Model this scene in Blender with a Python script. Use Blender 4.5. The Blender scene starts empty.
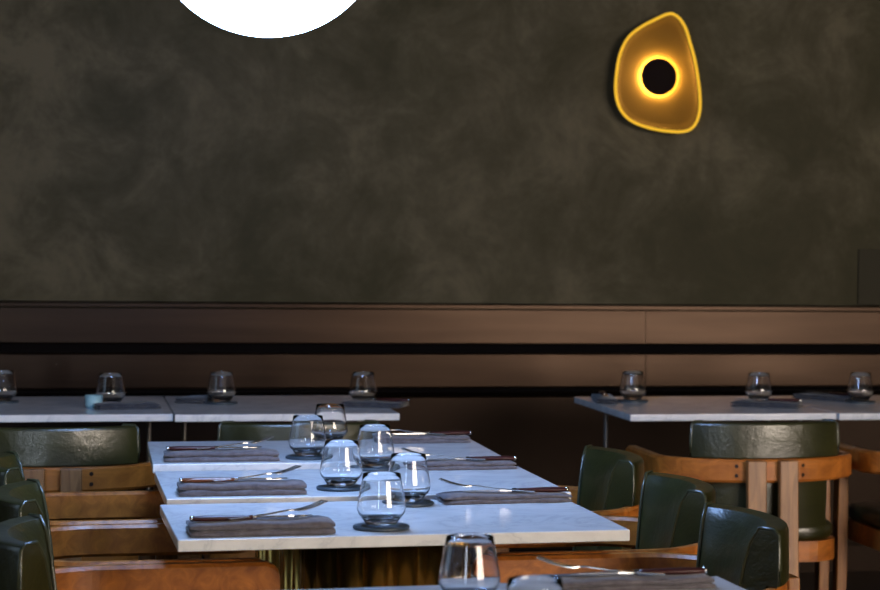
import bpy, bmesh, math, random
from mathutils import Vector, Matrix
random.seed(7)
PI = math.pi
S = bpy.context.scene
COL = S.collection

# ------------------------------------------------------------------ materials
def new_mat(name):
    m = bpy.data.materials.new(name); m.use_nodes = True
    nt = m.node_tree; b = nt.nodes['Principled BSDF']
    return m, nt, b

def simple(name, col, rough=.5, metal=0., spec=.5, coat=0., coat_rough=.1):
    m, nt, b = new_mat(name)
    b.inputs['Base Color'].default_value = (*col, 1)
    b.inputs['Roughness'].default_value = rough
    b.inputs['Metallic'].default_value = metal
    b.inputs['Specular IOR Level'].default_value = spec
    b.inputs['Coat Weight'].default_value = coat
    b.inputs['Coat Roughness'].default_value = coat_rough
    return m

def ramp(nt, stops):
    r = nt.nodes.new('ShaderNodeValToRGB')
    e = r.color_ramp.elements
    while len(e) > 1: e.remove(e[0])
    e[0].position, e[0].color = stops[0][0], (*stops[0][1], 1)
    for p, c in stops[1:]:
        k = e.new(p); k.color = (*c, 1)
    return r

def noise(nt, vec, scale, detail=4, rough=.5, dist=0.):
    n = nt.nodes.new('ShaderNodeTexNoise')
    n.inputs['Scale'].default_value = scale; n.inputs['Detail'].default_value = detail
    n.inputs['Roughness'].default_value = rough; n.inputs['Distortion'].default_value = dist
    nt.links.new(vec, n.inputs['Vector']); return n

def coords(nt, scale=(1, 1, 1), src='Object'):
    t = nt.nodes.new('ShaderNodeTexCoord'); mp = nt.nodes.new('ShaderNodeMapping')
    mp.inputs['Scale'].default_value = scale
    nt.links.new(t.outputs[src], mp.inputs['Vector']); return mp.outputs['Vector']

def bump(nt, b, h, strength, dist=.01):
    n = nt.nodes.new('ShaderNodeBump'); n.inputs['Strength'].default_value = strength
    n.inputs['Distance'].default_value = dist
    nt.links.new(h, n.inputs['Height']); nt.links.new(n.outputs['Normal'], b.inputs['Normal'])

def wood(name, dark, light, grain=(3, 34, 34), rough=.42, coat=.06):
    m, nt, b = new_mat(name)
    v = coords(nt, grain)
    n = noise(nt, v, 1.4, 6, .6, 1.2)
    r = ramp(nt, [(.3, dark), (.52, tuple((a + c) / 2 for a, c in zip(dark, light))), (.72, light)])
    nt.links.new(n.outputs['Fac'], r.inputs['Fac']); nt.links.new(r.outputs['Color'], b.inputs['Base Color'])
    b.inputs['Roughness'].default_value = rough
    b.inputs['Coat Weight'].default_value = coat; b.inputs['Coat Roughness'].default_value = .25
    bump(nt, b, n.outputs['Fac'], .08)
    return m

OFF = 33.3  # mottling offset picked for darker patches at left, standing in for shade there
def plaster():
    m, nt, b = new_mat('dark_plaster')
    v = coords(nt, (1, 1, 1)); v.node.inputs['Location'].default_value = (OFF, 0, OFF)
    n1 = noise(nt, v, .9, 5, .55, .6)
    n2 = noise(nt, v, 3.4, 9, .68, .5)
    n3 = noise(nt, v, 22, 4, .6, .2)
    mx = nt.nodes.new('ShaderNodeMath'); mx.operation = 'MULTIPLY_ADD'; mx.inputs[1].default_value = .55
    s1 = nt.nodes.new('ShaderNodeMath'); s1.operation = 'MULTIPLY'; s1.inputs[1].default_value = .40
    nt.links.new(n1.outputs['Fac'], s1.inputs[0])
    nt.links.new(n2.outputs['Fac'], mx.inputs[0]); nt.links.new(s1.outputs[0], mx.inputs[2])
    m3 = nt.nodes.new('ShaderNodeMath'); m3.operation = 'MULTIPLY_ADD'; m3.inputs[1].default_value = .10
    nt.links.new(n3.outputs['Fac'], m3.inputs[0]); nt.links.new(mx.outputs[0], m3.inputs[2])
    r = ramp(nt, [(.36, (.028, .0235, .0090)), (.46, (.036, .0305, .0130)), (.54, (.056, .047, .0245)), (.64, (.094, .078, .045))])
    nt.links.new(m3.outputs[0], r.inputs['Fac']); nt.links.new(r.outputs['Color'], b.inputs['Base Color'])
    b.inputs['Roughness'].default_value = .45
    b.inputs['Specular IOR Level'].default_value = .07
    bump(nt, b, n3.outputs['Fac'], .12, .004)
    return m

def marble():
    m, nt, b = new_mat('white_marble')
    v = coords(nt, (1, 1, 1))
    n = noise(nt, v, 3.2, 7, .6, 2.4)
    vn = nt.nodes.new('ShaderNodeMath'); vn.operation = 'SUBTRACT'; vn.inputs[1].default_value = .5
    ab = nt.nodes.new('ShaderNodeMath'); ab.operation = 'ABSOLUTE'
    nt.links.new(n.outputs['Fac'], vn.inputs[0]); nt.links.new(vn.outputs[0], ab.inputs[0])
    r = ramp(nt, [(0, (.66, .66, .67)), (.02, (.76, .755, .755)), (.10, (.83, .82, .815))])
    nt.links.new(ab.outputs[0], r.inputs['Fac']); nt.links.new(r.outputs['Color'], b.inputs['Base Color'])
    b.inputs['Roughness'].default_value = .16
    b.inputs['Specular IOR Level'].default_value = .5
    return m

def leather(name, a, c, rough=.33):
    m, nt, b = new_mat(name)
    v = coords(nt, (1, 1, 1))
    n = noise(nt, v, 9, 5, .6, .5); n2 = noise(nt, v, 190, 2, .5)
    r = ramp(nt, [(.35, a), (.7, c)])
    nt.links.new(n.outputs['Fac'], r.inputs['Fac']); nt.links.new(r.outputs['Color'], b.inputs['Base Color'])
    b.inputs['Roughness'].default_value = rough; b.inputs['Specular IOR Level'].default_value = .95
    ad = nt.nodes.new('ShaderNodeMath'); ad.operation = 'MULTIPLY_ADD'; ad.inputs[1].default_value = .12
    nt.links.new(n2.outputs['Fac'], ad.inputs[0]); nt.links.new(n.outputs['Fac'], ad.inputs[2])
    bump(nt, b, ad.outputs[0], .35, .012)
    return m

def cloth(name, a, c):
    m, nt, b = new_mat(name)
    v = coords(nt, (1, 1, 1))
    n = noise(nt, v, 60, 3, .6); w = noise(nt, v, 420, 2, .5)
    r = ramp(nt, [(.35, a), (.65, c)])
    nt.links.new(n.outputs['Fac'], r.inputs['Fac']); nt.links.new(r.outputs['Color'], b.inputs['Base Color'])
    b.inputs['Roughness'].default_value = .95; b.inputs['Specular IOR Level'].default_value = .15
    b.inputs['Sheen Weight'].default_value = .2
    bump(nt, b, w.outputs['Fac'], .3, .002)
    return m

def emit(name, col, k):
    m = bpy.data.materials.new(name); m.use_nodes = True; nt = m.node_tree; nt.nodes.clear()
    e = nt.nodes.new('ShaderNodeEmission'); o = nt.nodes.new('ShaderNodeOutputMaterial')
    e.inputs[0].default_value = (*col, 1); e.inputs[1].default_value = k
    nt.links.new(e.outputs[0], o.inputs[0]); return m

M = {}
M['plaster'] = plaster()
M['panel'] = simple('wainscot_paint', (.08, .052, .036), .28, .85, .3)
_m, _nt, _b = M['panel'], M['panel'].node_tree, M['panel'].node_tree.nodes['Principled BSDF']
_n = noise(_nt, coords(_nt, (.6, 8, 9)), 2.0, 5, .6, .3)
_r = ramp(_nt, [(.3, (.025, .0150, .0100)), (.7, (.037, .023, .0155))])
_nt.links.new(_n.outputs['Fac'], _r.inputs['Fac']); _nt.links.new(_r.outputs['Color'], _b.inputs['Base Color'])
M['marble'] = marble()
M['panel_low_shaded'] = simple('lower_panel_shade_paint', (.014, .009, .0065), .34, .85, .15)  # wainscot brown darkened further, so shade low on the wall is coloured in
M['groove'] = simple('groove_shadow_paint', (.004, .003, .003), .9, 0, .05)
M['wood'] = wood('oiled_teak', (.27, .074, .009), (.60, .196, .028), (2, 16, 16))
M['wood_leg'] = wood('oiled_teak_upright', (.17, .062, .016), (.44, .19, .060), (34, 34, 3))
M['plug'] = simple('dark_plug', (.035, .016, .007), .5)
M['leather'] = leather('green_leather', (.020, .020, .0045), (.036, .035, .008), .31)
M['piping'] = leather('green_leather_piping', (.03, .034, .014), (.05, .052, .024), .28)
M['napkin'] = cloth('grey_napkin', (.095, .082, .090), (.150, .133, .143))
M['napkin_dark'] = cloth('slate_napkin', (.030, .034, .048), (.055, .062, .080))
M['coaster'] = simple('slate_coaster', (.035, .050, .065), .45)
M['steel'] = simple('steel', (.75, .73, .70), .18, 1)
M['handle'] = simple('maroon_handle', (.045, .009, .008), .4, 0, .4)
M['handle_highlight'] = simple('brown_handle', (.16, .05, .015), .28, 0, .5, .5)  # lighter brown paints an orange highlight onto one maroon handle
M['brass'] = simple('brass', (.74, .47, .13), .25, 1)
M['black_metal'] = simple('black_metal', (.012, .012, .013), .45, .6)
M['hatch'] = simple('hatch_paint', (.034, .029, .017), .6, 0, .1)
M['sky_slit'] = emit('daylight_slit', (.80, .90, 1.0), 26)
M['leg_metal'] = simple('dull_steel', (.20, .19, .18), .4, .8)
M['floor'] = wood('dark_floorboards', (.008, .005, .004), (.02, .013, .009), (1.2, 14, 1), .5, .1)
M['ceiling'] = simple('ceiling_paint', (.05, .045, .04), .9)
M['globe'] = emit('globe_light', (.32, .53, 1.0), 46)
M['led'] = emit('warm_led', (1.0, .77, .33), 175.)
M['gold'] = simple('gold_dish', (.155, .073, .007), .75, 0, .15)
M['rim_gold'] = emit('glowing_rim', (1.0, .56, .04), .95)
M['disc'] = simple('dark_bronze_disc', (.008, .004, .003), .8, 0, .1)
M['sky_left'] = emit('daylight_left', (.55, .77, 1.0), 1)
M['sky_rear'] = emit('daylight_rear', (1.0, .85, .70), 21)
g, nt, b = new_mat('clear_glass')
b.inputs['Base Color'].default_value = (1, 1, 1, 1); b.inputs['Roughness'].default_value = 0.0
b.inputs['IOR'].default_value = 1.5; b.inputs['Transmission Weight'].default_value = 1
M['glass'] = g
M['teal'] = simple('pale_blue_ceramic', (.30, .50, .55), .3)

# ------------------------------------------------------------------ mesh tools
def link(name, bm, mat, parent=None, smooth=False, bevel=0, seg=2, sub=0):
    bmesh.ops.recalc_face_normals(bm, faces=bm.faces)
    me = bpy.data.meshes.new(name); bm.to_mesh(me); bm.free()
    me.materials.append(mat)
    o = bpy.data.objects.new(name, me); COL.objects.link(o)
    if smooth:
        for p in me.polygons: p.use_smooth = True
    if bevel:
        md = o.modifiers.new('b', 'BEVEL'); md.width = bevel; md.segments = seg; md.limit_method = 'ANGLE'
        md.angle_limit = math.radians(40)
        for p in me.polygons: p.use_smooth = True
        wn = o.modifiers.new('w', 'WEIGHTED_NORMAL')
    if sub:
        md = o.modifiers.new('s', 'SUBSURF'); md.levels = sub; md.render_levels = sub
        for p in me.polygons: p.use_smooth = True
    if parent: o.parent = parent
    return o

def box(bm, x0, x1, y0, y1, z0, z1, mtx=None):
    vs = [bm.verts.new(Vector(c)) for c in
          [(x0, y0, z0), (x1, y0, z0), (x1, y1, z0), (x0, y1, z0), (x0, y0, z1), (x1, y0, z1), (x1, y1, z1), (x0, y1, z1)]]
    for f in ((0, 3, 2, 1), (4, 5, 6, 7), (0, 1, 5, 4), (1, 2, 6, 5), (2, 3, 7, 6), (3, 0, 4, 7)):
        bm.faces.new([vs[i] for i in f])
    if mtx:
        for v in vs: v.co = mtx @ v.co
    return bm

def lathe(bm, prof, n=32, closed=False, c=(0, 0, 0)):
    rings = []
    for r, z in prof:
        if r < 1e-6: rings.append([bm.verts.new((c[0], c[1], c[2] + z))])
        else: rings.append([bm.verts.new((c[0] + r * math.cos(2 * PI * k / n), c[1] + r * math.sin(2 * PI * k / n), c[2] + z)) for k in range(n)])
    pairs = list(zip(rings, rings[1:]))
    if closed: pairs.append((rings[-1], rings[0]))
    for a, b_ in pairs:
        for k in range(n):
            k2 = (k + 1) % n
            if len(a) == 1 and len(b_) == 1: continue
            if len(a) == 1: bm.faces.new((a[0], b_[k], b_[k2]))
            elif len(b_) == 1: bm.faces.new((a[k], b_[0], a[k2]))
            else: bm.faces.new((a[k], b_[k], b_[k2], a[k2]))
    return bm

def loft(bm, sections, cap=True, loop=False):
    """sections: list of equal-length closed polygons"""
    R = [[bm.verts.new(p) for p in s] for s in sections]
    n = len(R[0]); pr = list(zip(R, R[1:]))
    if loop: pr.append((R[-1], R[0]))
    for a, b_ in pr:
        for k in range(n):
            bm.faces.new((a[k], a[(k + 1) % n], b_[(k + 1) % n], b_[k]))
    if cap and not loop:
        bm.faces.new(R[0]); bm.faces.new(list(reversed(R[-1])))
    return bm

def tube(bm, pts, rad, n=8):
    pts = [Vector(p) for p in pts]; secs = []
    for i, p in enumerate(pts):
        d = (pts[min(i + 1, len(pts) - 1)] - pts[max(i - 1, 0)]).normalized()
        u = d.cross(Vector((0, 0, 1)));
        if u.length < 1e-3: u = Vector((1, 0, 0))
        u.normalize(); w = d.cross(u)
        r = rad[i] if isinstance(rad, (list, tuple)) else rad
        secs.append([p + u * r * math.cos(2 * PI * k / n) + w * r * math.sin(2 * PI * k / n) for k in range(n)])
    return loft(bm, secs)

def tag(o, label, cat, group=None, kind=None):
    o['label'] = label; o['category'] = cat
    if group: o['group'] = group
    if kind: o['kind'] = kind
    return o

def root(name, loc, rz, label, cat, group=None):
    o = bpy.data.objects.new(name, None); COL.objects.link(o)
    o.empty_display_size = .05
    o.location = loc; o.rotation_euler = (0, 0, rz)
    return tag(o, label, cat, group)

def dup(r, loc, rz, label, group=None):
    def cp(o, par):
        c = o.copy(); COL.objects.link(c)
        if par: c.parent = par
        for ch in [x for x in kids[o.name]]: cp(ch, c)
        return c
    kids = {}
    for o in bpy.data.objects:
        kids.setdefault(o.name, [])
    for o in list(bpy.data.objects):
        if o.parent: kids[o.parent.name].append(o)
    c = cp(r, None)
    c.location = loc; c.rotation_euler = (0, 0, rz); c['label'] = label
    if group: c['group'] = group
    return c

def struct(name, bm, m, label=None, bevel=0):
    o = link(name, bm, m, bevel=bevel); o['kind'] = 'structure'
    if label: o['label'] = label
    return o

# ------------------------------------------------------------------ the room
XL, XR, YB, YF, ZC = -3.2, 7.5, 8.70, -3.0, 3.5
struct('floor', box(bmesh.new(), XL - .1, XR + .1, YF - .1, YB + .1, -.06, 0), M['floor'], 'dark floorboards of the dining room')
struct('ceiling', box(bmesh.new(), XL - .1, XR + .1, YF - .1, YB + .1, ZC, ZC + .08), M['ceiling'], 'dark painted ceiling')
struct('wall_back', box(bmesh.new(), XL - .1, XR + .1, YB, YB + .1, 0, ZC), M['plaster'], 'mottled dark olive brown plaster wall behind the tables')
struct('wall_right', box(bmesh.new(), XR, XR + .1, YF, YB, 0, ZC), M['plaster'], 'plain dark side wall')
def wall_hole_x(x, y0, y1, z0, z1):
    bm = bmesh.new()
    box(bm, x - .1, x, YF, y0, 0, ZC); box(bm, x - .1, x, y1, YB, 0, ZC)
    box(bm, x - .1, x, y0, y1, 0, z0); box(bm, x - .1, x, y0, y1, z1, ZC); return bm
W3 = (-2.55, -2.10, .3, 3.0)    # guessed narrow window, unseen, added for bright stripes in the glasses
def wall_hole_y(y, x0, x1, z0, z1):
    bm = bmesh.new()
    box(bm, XL, W3[0], y - .1, y, 0, ZC); box(bm, W3[1], x0, y - .1, y, 0, ZC)
    box(bm, W3[0], W3[1], y - .1, y, 0, W3[2]); box(bm, W3[0], W3[1], y - .1, y, W3[3], ZC); box(bm, x1, XR, y - .1, y, 0, ZC)
    box(bm, x0, x1, y - .1, y, 0, z0); box(bm, x0, x1, y - .1, y, z1, ZC); return bm
WL = (4.1, 6.0, .9, 2.6)        # guessed left window, unseen, placed for its blue light: y0,y1,z0,z1
WR = (3.0, 7.3, 1.0, 3.3)        # guessed window behind the viewer, placed for its warm light: x0,x1,z0,z1
struct('wall_left', wall_hole_x(XL, *WL), M['plaster'], 'dark side wall with a guessed window')
struct('wall_front', wall_hole_y(YF, *WR), M['plaster'], 'dark wall with a wide guessed window')
w1 = struct('window_guess_1', box(bmesh.new(), XL - .07, XL - .05, WL[0], WL[1], WL[2], WL[3]), M['sky_left'], 'guessed bright window in the side wall, added for its light')
bm = bmesh.new()
for y in (WL[0], WL[1] - .06, (WL[0] + WL[1]) / 2 - .03): box(bm, XL - .04, XL + .01, y, y + .06, WL[2], WL[3])
for z in (WL[2], WL[3] - .06): box(bm, XL - .04, XL + .012, WL[0], WL[1], z, z + .06)
link('window_frame', bm, M['black_metal'], w1)
w2 = struct('window_guess_2', box(bmesh.new(), WR[0], WR[1], YF - .07, YF - .05, WR[2], WR[3]), M['sky_rear'], 'guessed bright window in the wall facing the tables, placed for its light')
bm = bmesh.new()
for k in range(4):
    x = WR[0] + (WR[1] - WR[0] - .06) * k / 3; box(bm, x, x + .06, YF - .04, YF + .01, WR[2], WR[3])
for z in (WR[2], WR[3] - .06): box(bm, WR[0], WR[1], YF - .04, YF + .012, z, z + .06)
link('window_frame', bm, M['black_metal'], w2)

w3 = struct('window_guess_3', box(bmesh.new(), W3[0], W3[1], YF - .07, YF - .05, W3[2], W3[3]), M['sky_slit'], 'guessed tall narrow window behind the viewer, added for glass reflections')
bm = bmesh.new()
for x in (W3[0], W3[1] - .04): box(bm, x, x + .04, YF - .04, YF + .01, W3[2], W3[3])
for z in (W3[2], W3[3] - .05): box(bm, W3[0], W3[1], YF - .04, YF + .012, z, z + .05)
link('window_frame', bm, M['black_metal'], w3)

# wainscot: moulded cap, two boards with dark grooves, lower panelling
def prof_x(profile, x0, x1):
    bm = bmesh.new()
    loft(bm, [[(x0, y, z) for y, z in profile], [(x1, y, z) for y, z in profile]]); return bm
y = YB
struct('trim_1', prof_x([(y, 1.0385), (y - .026, 1.0385), (y - .030, 1.0405), (y - .030, 1.0520), (y - .027, 1.0535), (y - .020, 1.0545), (y - .014, 1.058), (y, 1.060)], XL, XR), M['panel'], 'moulded cap along the top of the wainscot')
SEAM = 2.135
struct('trim_2', prof_x([(y, .904), (y - .018, .904), (y - .024, .909), (y - .024, 1.0335), (y - .022, 1.0355), (y, 1.0355)], XL, SEAM - .001), M['panel'], 'upper wainscot board left of the seam')
struct('trim_3', prof_x([(y, .904), (y - .018, .904), (y - .024, .909), (y - .024, 1.0335), (y - .022, 1.0355), (y, 1.0355)], SEAM + .001, XR), M['panel'], 'upper wainscot board right of the seam')
struct('trim_4', prof_x([(y, .738), (y - .028, .738), (y - .0305, .744), (y - .0325, .864), (y - .026, .870), (y, .870)], XL, SEAM - .001), M['panel'], 'second wainscot board left of the seam')
struct('trim_5', prof_x([(y, .738), (y - .028, .738), (y - .0305, .744), (y - .0325, .864), (y - .026, .870), (y, .870)], SEAM + .001, XR), M['panel'], 'second wainscot board right of the seam')
struct('trim_6', prof_x([(y, .870), (y - .006, .870), (y - .006, .904), (y, .904)], XL, XR), M['groove'], 'dark shadow groove between wainscot boards')
struct('trim_7', prof_x([(y, .722), (y - .006, .722), (y - .006, .738), (y, .738)], XL, XR), M['groove'], 'dark shadow groove above lower panelling')
struct('trim_8', prof_x([(y, .12), (y - .020, .12), (y - .020, .700), (y - .034, .706), (y - .038, .714), (y - .030, .722), (y, .722)], XL, XR), M['panel_low_shaded'], 'lower wainscot panelling with ledge')
struct('baseboard_back', prof_x([(y, 0), (y - .035, 0), (y - .035, .10), (y - .028, .12), (y, .12)], XL, XR), M['panel_low_shaded'], 'dark baseboard')
o = link('wall_hatch', box(bmesh.new(), 3.01, 3.62, YB - .008, YB, 1.062, 1.285), M['hatch'], bevel=.002)
tag(o, 'flush plaster covered hatch above the wainscot at the right edge', 'hatch')

# ------------------------------------------------------------------ armchairs
# local frame: sitter faces +Y, rail centred on the origin
EY = .68
RO, RI = .315, .281      # rail radii
def rail_path(a0, a1, n):
    return [math.radians(a0 + (a1 - a0) * k / n) for k in range(n + 1)]
def rail_sec(c, d, z0=.595, z1=.664):
    """rounded rectangle cross-section: c outward direction, from RI to RO"""
    q = .007; pts = []
    for r, z in ((RI, z0 + q), (RI + q, z0), (RO - q, z0), (RO, z0 + q), (RO, z1 - q), (RO - q, z1), (RI + q, z1), (RI, z1 - q)):
        pts.append(Vector((d.x + c.x * r, d.y + c.y * r * EY, z)))
    return pts

def make_chair(loc, rz, label, group):
    t = root('armchair', loc, rz, label, 'chair', group)
    A = 52
    bm = bmesh.new()
    loft(bm, [rail_sec(Vector((math.cos(a), math.sin(a))), Vector((0, 0))) for a in rail_path(270 - A, 270 + A, 18)])
    link('back_rail', bm, M['wood'], t, smooth=False)
    for s in (-1, 1):
        secs = []
        for a in rail_path(A + .25, 90, 9):
            c = Vector((s * math.sin(a), -math.cos(a))); secs.append(rail_sec(c, Vector((0, 0))))
        for yy in (.06, .12, .18, .24, .300): secs.append(rail_sec(Vector((s, 0)), Vector((0, yy))))
        # rounded end of the arm
        for dy, dz in ((.314, .006), (.323, .016), (.326, .028)):
            secs.append(rail_sec(Vector((s, 0)), Vector((0, dy)), .595 + dz * .3, .664 - dz))
        bm = bmesh.new(); loft(bm, secs)
        link('armrest', bm, M['wood'], t)
        # front leg: tapered board under the arm
        bm = bmesh.new()
        secs = []
        for z, w, d in ((0, .016, .020), (.42, .018, .027), (.597, .016, .026)):
            xx = s * .298; secs.append([(xx - w, .20 - d, z), (xx + w, .20 - d, z), (xx + w, .20 + d, z), (xx - w, .20 + d, z)])
        loft(bm, secs); link('front_leg', bm, M['wood_leg'], t, bevel=.004)
        # twin rear posts, outside the rail
        bm = bmesh.new(); secs = []
        for z, yy in ((0, -.262), (.30, -.240), (.59, -.224), (.662, -.221)):
            xx = s * .049; secs.append([(xx - .029, yy - .016, z), (xx + .029, yy - .016, z), (xx + .029, yy + .009, z), (xx - .029, yy + .009, z)])
        loft(bm, secs); link('back_leg', bm, M['wood_leg'], t, bevel=.004)
        for z in (.616, .644):
            a = math.radians(270 + s * 19); c = Vector((math.cos(a), math.sin(a) * EY, 0))
            bm = bmesh.new(); tube(bm, [Vector((0, 0, z)) + c * (RO - .004), Vector((0, 0, z)) + c * (RO + .0015)], .0058, 12)
            link('dowel_plug', bm, M['plug'], t)
    # upholstered curved backrest
    AP = 47
    bm = bmesh.new(); secs = []
    n = 22
    for k in range(n + 1):
        u = -1 + 2 * k / n
        a = math.radians(270 + AP * u); c = Vector((math.cos(a), math.sin(a)))
        e = 1 - max(0, abs(u) - .96) / .04 * .10          # ends rolled slightly
        zt = .772
        prof = [(.150, .455), (.178, .56), (.198, .64), (.216, .700), (.234, .744), (.258, zt - .003), (.300, zt), (.311, zt - .003),
                (.317, zt - .012), (.319, .670), (.315, .666), (.279, .666), (.277, .60), (.273, .455)]
        mid = .277
        secs.append([Vector((c.x * (mid + (r - mid) * e), c.y * EY * (mid + (r - mid) * e), z if z < .6 else .6 + (z - .6) * (.97 + .03 * e))) for r, z in prof])
    loft(bm, secs); pad = link('backrest', bm, M['leather'], t, smooth=True, bevel=.004, seg=3)
    # piping along both inner ends and over the top
    for s in (-1, 1):
        a = math.radians(270 + s * AP * .985); c = Vector((math.cos(a), math.sin(a)))
        pp = [Vector((c.x * r, c.y * r * EY, z)) for r, z in ((.156, .47), (.180, .56), (.200, .64), (.217, .700), (.235, .745), (.260, .772), (.300, .772), (.314, .762), (.318, .70), (.317, .672))]
        bm = bmesh.new(); tube(bm, pp, .0038, 8); link('piping', bm, M['piping'], pad, smooth=True)
    # seat
    def rr(hw, y0, y1, r, z, n=6):
        P = []
        for cx, cy, a0 in ((hw - r, y1 - r, 0), (-hw + r, y1 - r, 90), (-hw + r * 2.2, y0 + r * 2.2, 180), (hw - r * 2.2, y0 + r * 2.2, 270)):
            q = r if a0 < 180 else r * 2.2
            for k in range(n + 1):
                a = math.radians(a0 + 90 * k / n); P.append((cx + q * math.cos(a), cy + q * math.sin(a), z))
        return P
    bm = bmesh.new()
    loft(bm, [rr(.235, -.145, .315, .05, .412), rr(.245, -.150, .325, .05, .425), rr(.245, -.150, .325, .05, .448), rr(.235, -.145, .315, .05, .462), rr(.20, -.11, .28, .04, .470)])
    link('seat', bm, M['leather'], t, smooth=True)
    bm = bmesh.new()
    loft(bm, [rr(.25, -.155, .32, .05, .350), rr(.25, -.155, .32, .05, .412)])
    box(bm, -.07, .07, -.232, -.14, .355, .405)
    link('seat_frame', bm, M['wood'], t)
    return t

GCH = 'green leather armchairs'
chairs = [
 ((1.095, 4.235, 0), 90, 'green leather armchair nearest on the right of the table row, strongest sheen'),
 ((1.13, 4.875, 0), 90, 'green leather armchair on the right of the row, middle one'),
 ((1.137, 5.55, 0), 90, 'green leather armchair on the right of the row, farthest, in front of dark panelling'),
 ((.06, 4.235, 0), -90, 'green leather armchair nearest at the left frame edge with bright orange wooden arm'),
 ((.045, 4.88, 0), -90, 'green leather armchair at left frame edge, middle of the three'),
 ((-.01, 5.55, 0), -88, 'green leather armchair at left frame edge, farthest of the three'),
 ((1.977, 6.68, 0), 0, 'green leather armchair seen from behind at the right wall table, twin wooden posts'),
 ((2.66, 6.76, 0), 0, 'armchair cut off by the right frame edge with curved wooden rail'),
 ((-.06, 6.70, 0), 0, 'dark leather armchair seen from behind at the left wall table'),
 ((.62, 6.78, 0), 0, 'green leather armchair behind the far left corner of the table row'),
]
first = None
for loc, dg, lab in chairs:
    if first is None: first = make_chair(loc, math.radians(dg), lab, GCH)
    else: dup(first, loc, math.radians(dg), lab, GCH)

# ------------------------------------------------------------------ tables
TT = .022
def fluted_drum(R, r, n, z0, z1):
    bm = bmesh.new(); P = []
    for k in range(n):
        a0 = 2 * PI * k / n
        for j in range(7):
            b_ = a0 + (j / 7 - .5) * 2 * PI / n
            t = (j / 7 - .5) * 2
            rad = R + r * math.sqrt(max(0, 1 - t * t * .96))
            P.append((rad * math.cos(b_), rad * math.sin(b_)))
    loft(bm, [[(x, y_, z0) for x, y_ in P], [(x, y_, z1) for x, y_ in P]]); return bm

def row_table(loc, rz, top, W, D, label):
    t = root('marble_table', loc, rz, label, 'table', 'marble tables in the central row')
    link('tabletop', box(bmesh.new(), -W / 2, W / 2, -D / 2, D / 2, top - TT, top), M['marble'], t, bevel=.0025)
    link('support_plate', box(bmesh.new(), -.24, .24, -.18, .18, top - TT - .012, top - TT), M['black_metal'], t)
    ped = link('fluted_pedestal', fluted_drum(.140, .027, 17, .03, top - TT - .012), M['brass'], t, smooth=True)
    bm = bmesh.new(); lathe(bm, [(0, 0), (.235, 0), (.235, .012), (.20, .03), (0, .03)], 40)
    link('base_plate', bm, M['black_metal'], t, bevel=.002)
    return t
TCX = .603
row = [
 ((TCX + .0, 3.285, 0), 2.2, .750, .85, .62, 'white marble table cut off by the bottom frame edge, nearest of all'),
 ((TCX - .012, 4.507, 0), 1.2, .750, .838, .57, 'white marble table at the front of the complete row on a brass fluted pedestal'),
 ((TCX, 5.125, 0), .6, .756, .85, .58, 'white marble table in the middle of the row of three'),
 ((TCX, 5.845, 0), -.5, .760, .85, .62, 'white marble table at the back of the row of three'),
]
for loc, dg, top, W, D, lab in row: row_table(loc, math.radians(dg), top, W, D, lab)

def wall_table(x0, x1, yf, yb, rz, label):
    cx, cy = (x0 + x1) / 2, (yf + yb) / 2; W, D = x1 - x0, yb - yf
    t = root('marble_wall_table', (cx, cy, 0), rz, label, 'table', 'marble tables along the wall')
    link('tabletop', box(bmesh.new(), -W / 2, W / 2, -D / 2, D / 2, .750 - TT, .750), M['marble'], t, bevel=.0025)
    for s in (-1, 1):
        bm = bmesh.new(); lathe(bm, [(0, .012), (.007, .012), (.007, .728), (0, .728)], 12, c=(s * (W / 2 - .055), .16, 0))
        link('leg', bm, M['leg_metal'], t, smooth=False)
        bm = bmesh.new(); box(bm, s * (W / 2 - .055) - .025, s * (W / 2 - .055) + .025, -D / 2 + .1, D / 2 - .06, 0, .012)
        link('foot', bm, M['black_metal'], t, bevel=.003)
    link('under_frame', box(bmesh.new(), -W / 2 + .05, W / 2 - .05, .13, .19, .712, .728), M['black_metal'], t)
    return t
wall_table(-.390, .290, 7.26, 8.10, 0, 'marble wall table at the left frame edge, left of the seam')
wall_table(.294, .985, 7.23, 8.10, 0, 'marble wall table right of the left seam, ending in front of the panelling')
wall_table(1.704, 2.396, 7.115, 7.97, 0, 'marble wall table on the right side with exposed left end')
wall_table(2.400, 3.080, 7.10, 7.97, 0, 'marble wall table at the right frame edge')

# ------------------------------------------------------------------ tableware
def make_glass(loc, rz, label):
    prof = [(0, 0), (.024, 0), (.028, .002), (.0345, .010), (.0420, .019), (.0455, .027), (.0460, .033), (.0448, .042), (.0412, .062), (.0372, .084), (.0352, .0965),
            (.0348, .0969), (.0344, .0964), (.0362, .084), (.0402, .062), (.0437, .042), (.0449, .033), (.0442, .028), (.0406, .0208), (.0325, .0128), (.024, .0098), (0, .0092)]
    bm = bmesh.new(); lathe(bm, prof, 48)
    o = link('tumbler', bm, M['glass'], smooth=True)
    o.location = loc; o.rotation_euler = (0, 0, rz)
    return tag(o, label, 'glass', 'stemless drinking glasses')
def make_coaster(loc, label, R=.053):
    bm = bmesh.new(); lathe(bm, [(0, 0), (R - .002, 0), (R, .002), (R, .005), (R - .002, .007), (0, .007)], 40)
    o = link('coaster', bm, M['coaster'], smooth=False); o.location = loc
    return tag(o, label, 'coaster', 'round slate coasters')

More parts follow.
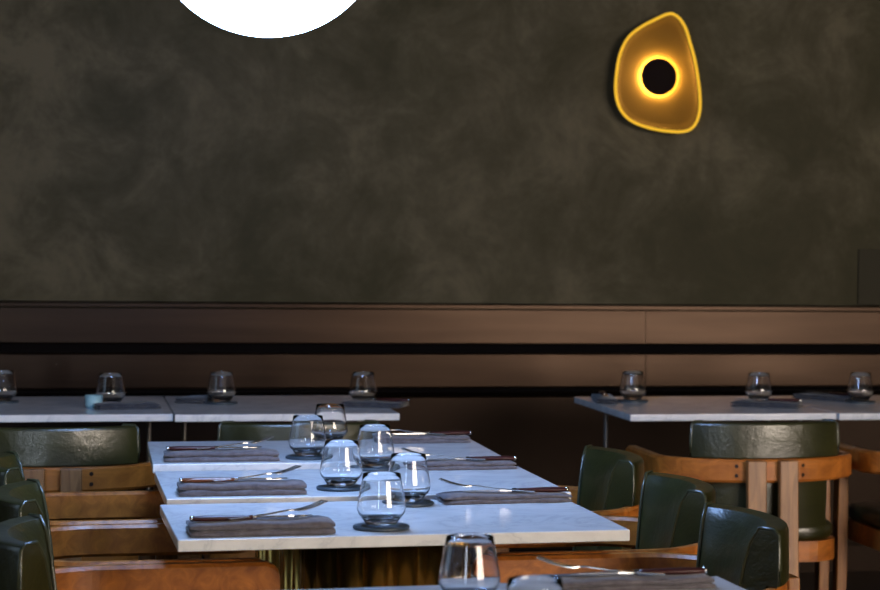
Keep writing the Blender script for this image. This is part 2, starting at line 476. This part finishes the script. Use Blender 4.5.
glass_spots = [
 # x, y, tabletop height, glass label, coaster label
 (.556, 4.320, .750, 'stemless glass nearest in the central cluster, left side on the front table', 'round dark coaster near the front edge of the front table'),
 (.660, 4.705, .750, 'stemless glass on the right of the front table, beside the grey napkin', 'round dark coaster on the right of the front table'),
 (.552, 4.965, .756, 'tall looking stemless glass on the left of the middle table', 'round dark coaster left on the middle table'),
 (.676, 5.385, .756, 'stemless glass on the right of the middle table', 'round dark coaster right on the middle table'),
 (.545, 5.640, .760, 'stemless glass on the left of the back table of the row', 'round dark coaster left on the back table'),
 (.640, 6.030, .760, 'stemless glass rising highest in the cluster, rear of the back table', 'round dark coaster at the rear of the back table'),
 (.566, 3.375, .750, 'large stemless glass in the foreground at the bottom edge, leftmost there', 'coaster under the large foreground glass'),
 (.577, 2.93, .750, 'stemless glass with only its rim showing at the bottom edge', 'coaster under the glass cut off at the bottom'),
]
g0 = c0 = None
for x, y_, h, gl, cl in glass_spots:
    if g0 is None:
        c0 = make_coaster((x, y_, h + .0002), cl); g0 = make_glass((x, y_, h + .0074), 0, gl)
    else:
        dup(c0, (x, y_, h + .0002), 0, cl, 'round slate coasters'); dup(g0, (x, y_, h + .0074), random.random(), gl, 'stemless drinking glasses')
wall_glass = [
 (-.232, 7.80, 'glass just entering the left frame edge on the wall table', 'coaster under the glass at the left frame edge'),
 (.108, 7.64, 'glass on the left wall table beside a pale blue tealight cup', 'coaster on the leftmost wall table'),
 (.462, 7.70, 'glass on the left wall tables, just right of the seam', 'coaster just right of the left seam'),
 (.922, 7.67, 'glass near the right end of the left wall tables', 'coaster near the right end of the left wall tables'),
 (1.852, 7.70, 'glass at the left end of the right wall tables', 'coaster at the left end of the right wall tables'),
 (2.275, 7.60, 'glass in the middle of the right wall tables', 'coaster in the middle of the right wall tables'),
 (2.640, 7.585, 'glass nearest the right frame edge on the wall table', 'coaster nearest the right frame edge'),
]
for x, y_, gl, cl in wall_glass:
    dup(c0, (x, y_, .7502), 0, cl, 'round slate coasters'); dup(g0, (x, y_, .7574), random.random(), gl, 'stemless drinking glasses')
bm = bmesh.new(); lathe(bm, [(0, 0), (.022, 0), (.026, .004), (.028, .040), (.025, .040), (.023, .008), (0, .006)], 24)
o = link('tealight_cup', bm, M['teal'], smooth=True); o.location = (.055, 7.555, .7502)
tag(o, 'small pale blue tealight cup beside the glass on the left wall table', 'cup')

# folded napkins: two folded layers with a rounded fold at the front
def make_napkin(L, D, H, mat, seed):
    rnd = random.Random(seed)
    bm = bmesh.new(); nx = 14
    for lay in range(2):
        z0 = H * .5 * lay; z1 = z0 + H * .48
        secs = []
        inset = .004 * lay
        for k in range(nx + 1):
            x = -L / 2 + L * k / nx
            w = .0016 * math.sin(k * 1.3 + seed + lay * 2) + rnd.uniform(-.0007, .0007)
            zz = z1 + .0012 * math.sin(k * .9 + seed * 2 + lay)
            e = .003 if k in (0, nx) else 0
            y0 = -D / 2 + inset + w; y1 = D / 2 - inset + w * .5; h = (z1 - z0) / 2
            secs.append([(x, y0 + h * .6, z0 + e), (x, y0 + h * .15, z0 + h * .4), (x, y0, z0 + h), (x, y0 + h * .15, zz - h * .4 - e), (x, y0 + h * .6, zz - e),
                         (x, 0, zz + .001 - e), (x, y1 - h * .5, zz - e), (x, y1, z0 + h), (x, y1 - h * .5, z0 + e)])
        loft(bm, secs)
    return link('napkin', bm, mat, smooth=True)
def make_knife(hm, label):
    t = root('table_knife', (0, 0, 0), 0, label, 'knife')
    # handle from x=-.115 to -.005, blade to +.11, lying on its side
    bm = bmesh.new(); secs = []
    for x, w, h in ((-.112, .006, .003), (-.108, .009, .0048), (-.085, .011, .0056), (-.05, .0095, .0050), (-.012, .0075, .0042), (-.004, .007, .004)):
        secs.append([(x, w * math.cos(a), .0056 + h * math.sin(a)) for a in [2 * PI * k / 10 for k in range(10)]])
    loft(bm, secs); link('handle', bm, hm, t, smooth=True)
    bm = bmesh.new(); tube(bm, [(-.117, 0, .0056), (-.1105, 0, .0056)], [.0042, .0056], 10); link('pommel', bm, M['steel'], t, smooth=True)
    bm = bmesh.new(); tube(bm, [(-.004, 0, .0056), (.004, 0, .0056)], [.0050, .0042], 10)
    secs = []
    for x, y0, y1 in ((.004, -.006, .006), (.03, -.009, .008), (.07, -.010, .008), (.095, -.007, .008), (.108, .002, .007)):
        secs.append([(x, y0, .0050), (x, y1, .0044), (x, y1, .0068), (x, y0, .0056)])
    loft(bm, secs); link('blade', bm, M['steel'], t)
    return t
def make_fork(label):
    t = root('table_fork', (0, 0, 0), 0, label, 'fork')
    bm = bmesh.new(); secs = []
    for x, w, z in ((-.10, .007, .002), (-.06, .0055, .003), (-.01, .003, .006), (.025, .003, .010), (.035, .0055, .010), (.045, .0105, .009), (.058, .0115, .010)):
        secs.append([(x, -w, z), (x, w, z), (x, w, z + .0022), (x, -w, z + .0022)])
    loft(bm, secs); link('handle', bm, M['steel'], t, smooth=False)
    for k in range(4):
        yy = -.0096 + .0064 * k
        bm = bmesh.new(); loft(bm, [[(x, yy - w, z), (x, yy + w, z), (x, yy + w, z + .0022), (x, yy - w, z + .0022)] for x, w, z in ((.057, .0020, .010), (.080, .0017, .015), (.104, .0012, .023))])
        link('tine', bm, M['steel'], t)
    return t

GN, GK, GF = 'folded grey napkins', 'steak knives on the napkins', 'forks on the napkins'
HL, HR = .024, .017
# x centre, y centre, length, rotation, table height, side (-1 left setting, +1 right), place words
settings = [
 (.330, 4.290, .262, 1.8, .750, -1, 'front left corner of the front table'),
 (.866, 4.745, .272, 2.0, .750, 1, 'right rear corner of the front table'),
 (.338, 4.915, .262, .6, .756, -1, 'left side of the middle table'),
 (.876, 5.395, .258, 1.0, .756, 1, 'right rear corner of the middle table'),
 (.338, 5.625, .268, 0, .760, -1, 'left side of the back table of the row'),
 (.884, 6.075, .250, -.5, .760, 1, 'rear right corner of the back table'),
 (.835, 3.525, .275, 2.0, .750, 1, 'foreground table'),
]
n0 = k0 = f0 = None
kb = None
for i, (x, y_, L, dg, h, s, words) in enumerate(settings):
    rz = math.radians(dg)
    H = HL if s < 0 else HR
    nap = make_napkin(L, .105, H, M['napkin'], i + 1); nap.location = (x, y_, h + .0003); nap.rotation_euler = (0, 0, rz)
    tag(nap, 'folded mauve grey napkin on the ' + words, 'napkin', GN)
    # handle points to the diner: local -x outward for the left, +x for the right
    kr = rz + (0 if s < 0 else PI) + math.radians((3, -3, 2, -4, 3, 4, -2)[i])
    kl = ('wooden handled knife lying on the napkin, ' if i != 2 else 'knife with highlight brown painted on its handle lying on the napkin, ') + words
    ox = -.012 if s < 0 else .02
    loc = (x + ox, y_ - .005, h + H + .0006)
    if k0 is None: k0 = make_knife(M['handle'], kl); k0.location = loc; k0.rotation_euler = (0, 0, kr); k0['group'] = GK
    else:
        k = dup(k0, loc, kr, kl, GK)
        if i == 2:
            for ch in bpy.data.objects:
                if ch.parent == k and ch.name.startswith('handle'):
                    ch.data = ch.data.copy(); ch.data.materials[0] = M['handle_highlight']
    fr = rz + (math.radians(24) if s < 0 else PI - math.radians(24))
    fl = 'steel fork beside the knife, ' + words
    loc = (x + (.030 if s < 0 else -.032), y_ + (.018 if s < 0 else .004), h + H + .0030)
    if f0 is None: f0 = make_fork(fl); f0.location = loc; f0.rotation_euler = (0, 0, fr); f0['group'] = GF
    else: dup(f0, loc, fr, fl, GF)
# wall table settings: slate napkins with cutlery
wset = [
 (.155, 7.52, .20, 8, 'left wall table under the glass beside the tealight cup'),
 (.400, 7.80, .18, 62, 'left wall table just right of the seam'),
 (.945, 7.52, .20, -25, 'right end of the left wall tables'),
 (1.758, 7.73, .28, 82, 'left end of the right wall tables'),
 (2.250, 7.42, .23, -28, 'middle of the right wall tables'),
 (2.575, 7.74, .26, -62, 'wall table at the right frame edge'),
]
for i, (x, y_, L, dg, words) in enumerate(wset):
    rz = math.radians(dg)
    nap = make_napkin(L, .075 if i == 3 else .105, .018, M['napkin_dark'], i + 11); nap.location = (x, y_, .7503); nap.rotation_euler = (0, 0, rz)
    tag(nap, 'dark slate napkin on the ' + words, 'napkin', 'dark napkins on the wall tables')
    if i in (2, 3, 4, 5):
        dup(k0, (x, y_, .7691), rz + PI, 'knife on the dark napkin, ' + words, GK)

# ------------------------------------------------------------------ lamps
t = root('globe_pendant', (.378, 4.90, 1.963), 0, 'large white glowing glass globe hanging above the central row, cropped by the top edge', 'lamp')
bm = bmesh.new(); bmesh.ops.create_uvsphere(bm, u_segments=64, v_segments=40, radius=.248)
link('globe', bm, M['globe'], t, smooth=True)
bm = bmesh.new(); lathe(bm, [(0, .240), (.06, .240), (.06, .285), (.02, .30), (0, .30)], 24); link('cap', bm, M['brass'], t)
bm = bmesh.new(); tube(bm, [(0, 0, .295), (0, 0, ZC - 1.963 - .02)], .004, 8); link('cord', bm, M['black_metal'], t)
bm = bmesh.new(); lathe(bm, [(0, ZC - 1.963 - .025), (.06, ZC - 1.963 - .025), (.06, ZC - 1.963), (0, ZC - 1.963)], 24); link('ceiling_rose', bm, M['brass'], t)

# organic gold sconce
raw = [(320, 48), (352, 68), (378, 108), (397, 165), (415, 225), (430, 300), (439, 370), (438, 435), (418, 490), (375, 517), (300, 518), (220, 505),
       (150, 478), (107, 432), (88, 365), (92, 280), (106, 210), (138, 148), (190, 104), (252, 70), (290, 52)]
SC = 3.936 * 258
ctl = [((px_ - 270) / SC, -(py - 300) / SC) for px_, py in raw]
def catmull(P, n=6):
    out = []
    for i in range(len(P)):
        p0, p1, p2, p3 = [P[(i + k - 1) % len(P)] for k in range(4)]
        for j in range(n):
            u = j / n
            out.append(tuple(.5 * (2 * b_ + (-a + c) * u + (2 * a - 5 * b_ + 4 * c - d) * u * u + (-a + 3 * b_ - 3 * c + d) * u ** 3) for a, b_, c, d in zip(p0, p1, p2, p3)))
    return out
out = catmull(ctl)
cx = sum(p[0] for p in out) / len(out); cz = sum(p[1] for p in out) / len(out)
SX, SZ, SY = 2.166, 1.941, YB - .075
t = root('wall_sconce', (SX, SY, SZ), 0, 'organic egg shaped golden wall lamp with glowing ring behind a dark disc', 'lamp')
def outl(f, yy, grow=0):
    P = []
    n = len(out)
    for i, (x, z) in enumerate(out):
        a = out[i - 1]; b_ = out[(i + 1) % n]; tx, tz = b_[0] - a[0], b_[1] - a[1]; l = math.hypot(tx, tz)
        nx_, nz_ = -tz / l, tx / l          # curve runs clockwise: this is outward
        P.append((x * f + nx_ * grow, yy, z * f + nz_ * grow))
    return P
# dish: shallow bowl, open to the room (-Y)
bm = bmesh.new()
rings = [outl(.08, .026), outl(.30, .026), outl(.55, .026), outl(.82, .024), outl(.93, .018), outl(1, .0, -.012)]
back = [outl(1, .004, -.008), outl(.95, .018), outl(.80, .028), outl(.55, .034), outl(.08, .036)]
loft(bm, rings + back); dish = link('dish', bm, M['gold'], t, smooth=True)
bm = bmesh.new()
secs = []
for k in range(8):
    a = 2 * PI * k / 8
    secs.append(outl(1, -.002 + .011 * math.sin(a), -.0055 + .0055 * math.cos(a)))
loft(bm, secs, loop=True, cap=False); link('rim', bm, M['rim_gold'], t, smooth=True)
bm = bmesh.new(); lathe(bm, [(0, 0), (.068, 0), (.0715, .001), (.0715, .004), (.068, .005), (0, .005)], 48)
for v in bm.verts: v.co = Vector((v.co.x, .009 + v.co.z, v.co.y))
link('front_disc', bm, M['disc'], t, bevel=.001)
bm = bmesh.new(); lathe(bm, [(.056, 0), (.068, 0), (.068, .006), (.056, .006)], 48, closed=True)
for v in bm.verts: v.co = Vector((v.co.x, .0145 + v.co.z, v.co.y))
link('light_ring', bm, M['led'], t)
bm = bmesh.new(); lathe(bm, [(0, 0), (.03, 0), (.03, .045), (0, .045)], 24)
for v in bm.verts: v.co = Vector((v.co.x, .0138 + v.co.z * .33, v.co.y))
link('stem', bm, M['disc'], t)
bm = bmesh.new(); lathe(bm, [(0, 0), (.07, 0), (.07, .039), (0, .039)], 32)
for v in bm.verts: v.co = Vector((v.co.x, .036 + v.co.z, v.co.y))
link('wall_mount', bm, M['black_metal'], t)

# ------------------------------------------------------------------ light, world
w = bpy.data.worlds.new('world'); S.world = w; w.use_nodes = True
w.node_tree.nodes['Background'].inputs[0].default_value = (.5, .6, .8, 1)
w.node_tree.nodes['Background'].inputs[1].default_value = .3

# ------------------------------------------------------------------ camera
psi, pitch, roll = .2647438739, .0212561074, .013
F = Vector((math.sin(psi) * math.cos(pitch), math.cos(psi) * math.cos(pitch), -math.sin(pitch)))
R = Vector((math.cos(psi), -math.sin(psi), 0)); U = R.cross(F)
R2 = R * math.cos(roll) + U * math.sin(roll); U2 = -R * math.sin(roll) + U * math.cos(roll)
cam = bpy.data.cameras.new('camera'); co = bpy.data.objects.new('camera', cam); COL.objects.link(co)
co.matrix_world = Matrix(((R2.x, U2.x, -F.x, 0), (R2.y, U2.y, -F.y, 0), (R2.z, U2.z, -F.z, 1.289), (0, 0, 0, 1)))
cam.sensor_width = 36; cam.lens = 2300 / 880 * 36; cam.shift_x = -260 / 880
cam.clip_start = .05
cam.dof.use_dof = True; cam.dof.focus_distance = 4.9; cam.dof.aperture_fstop = 7.
S.camera = co
S.view_settings.view_transform = 'Standard'; S.view_settings.look = 'None'
S.view_settings.gamma = 1; S.view_settings.use_curve_mapping = False
S.view_settings.exposure = 0
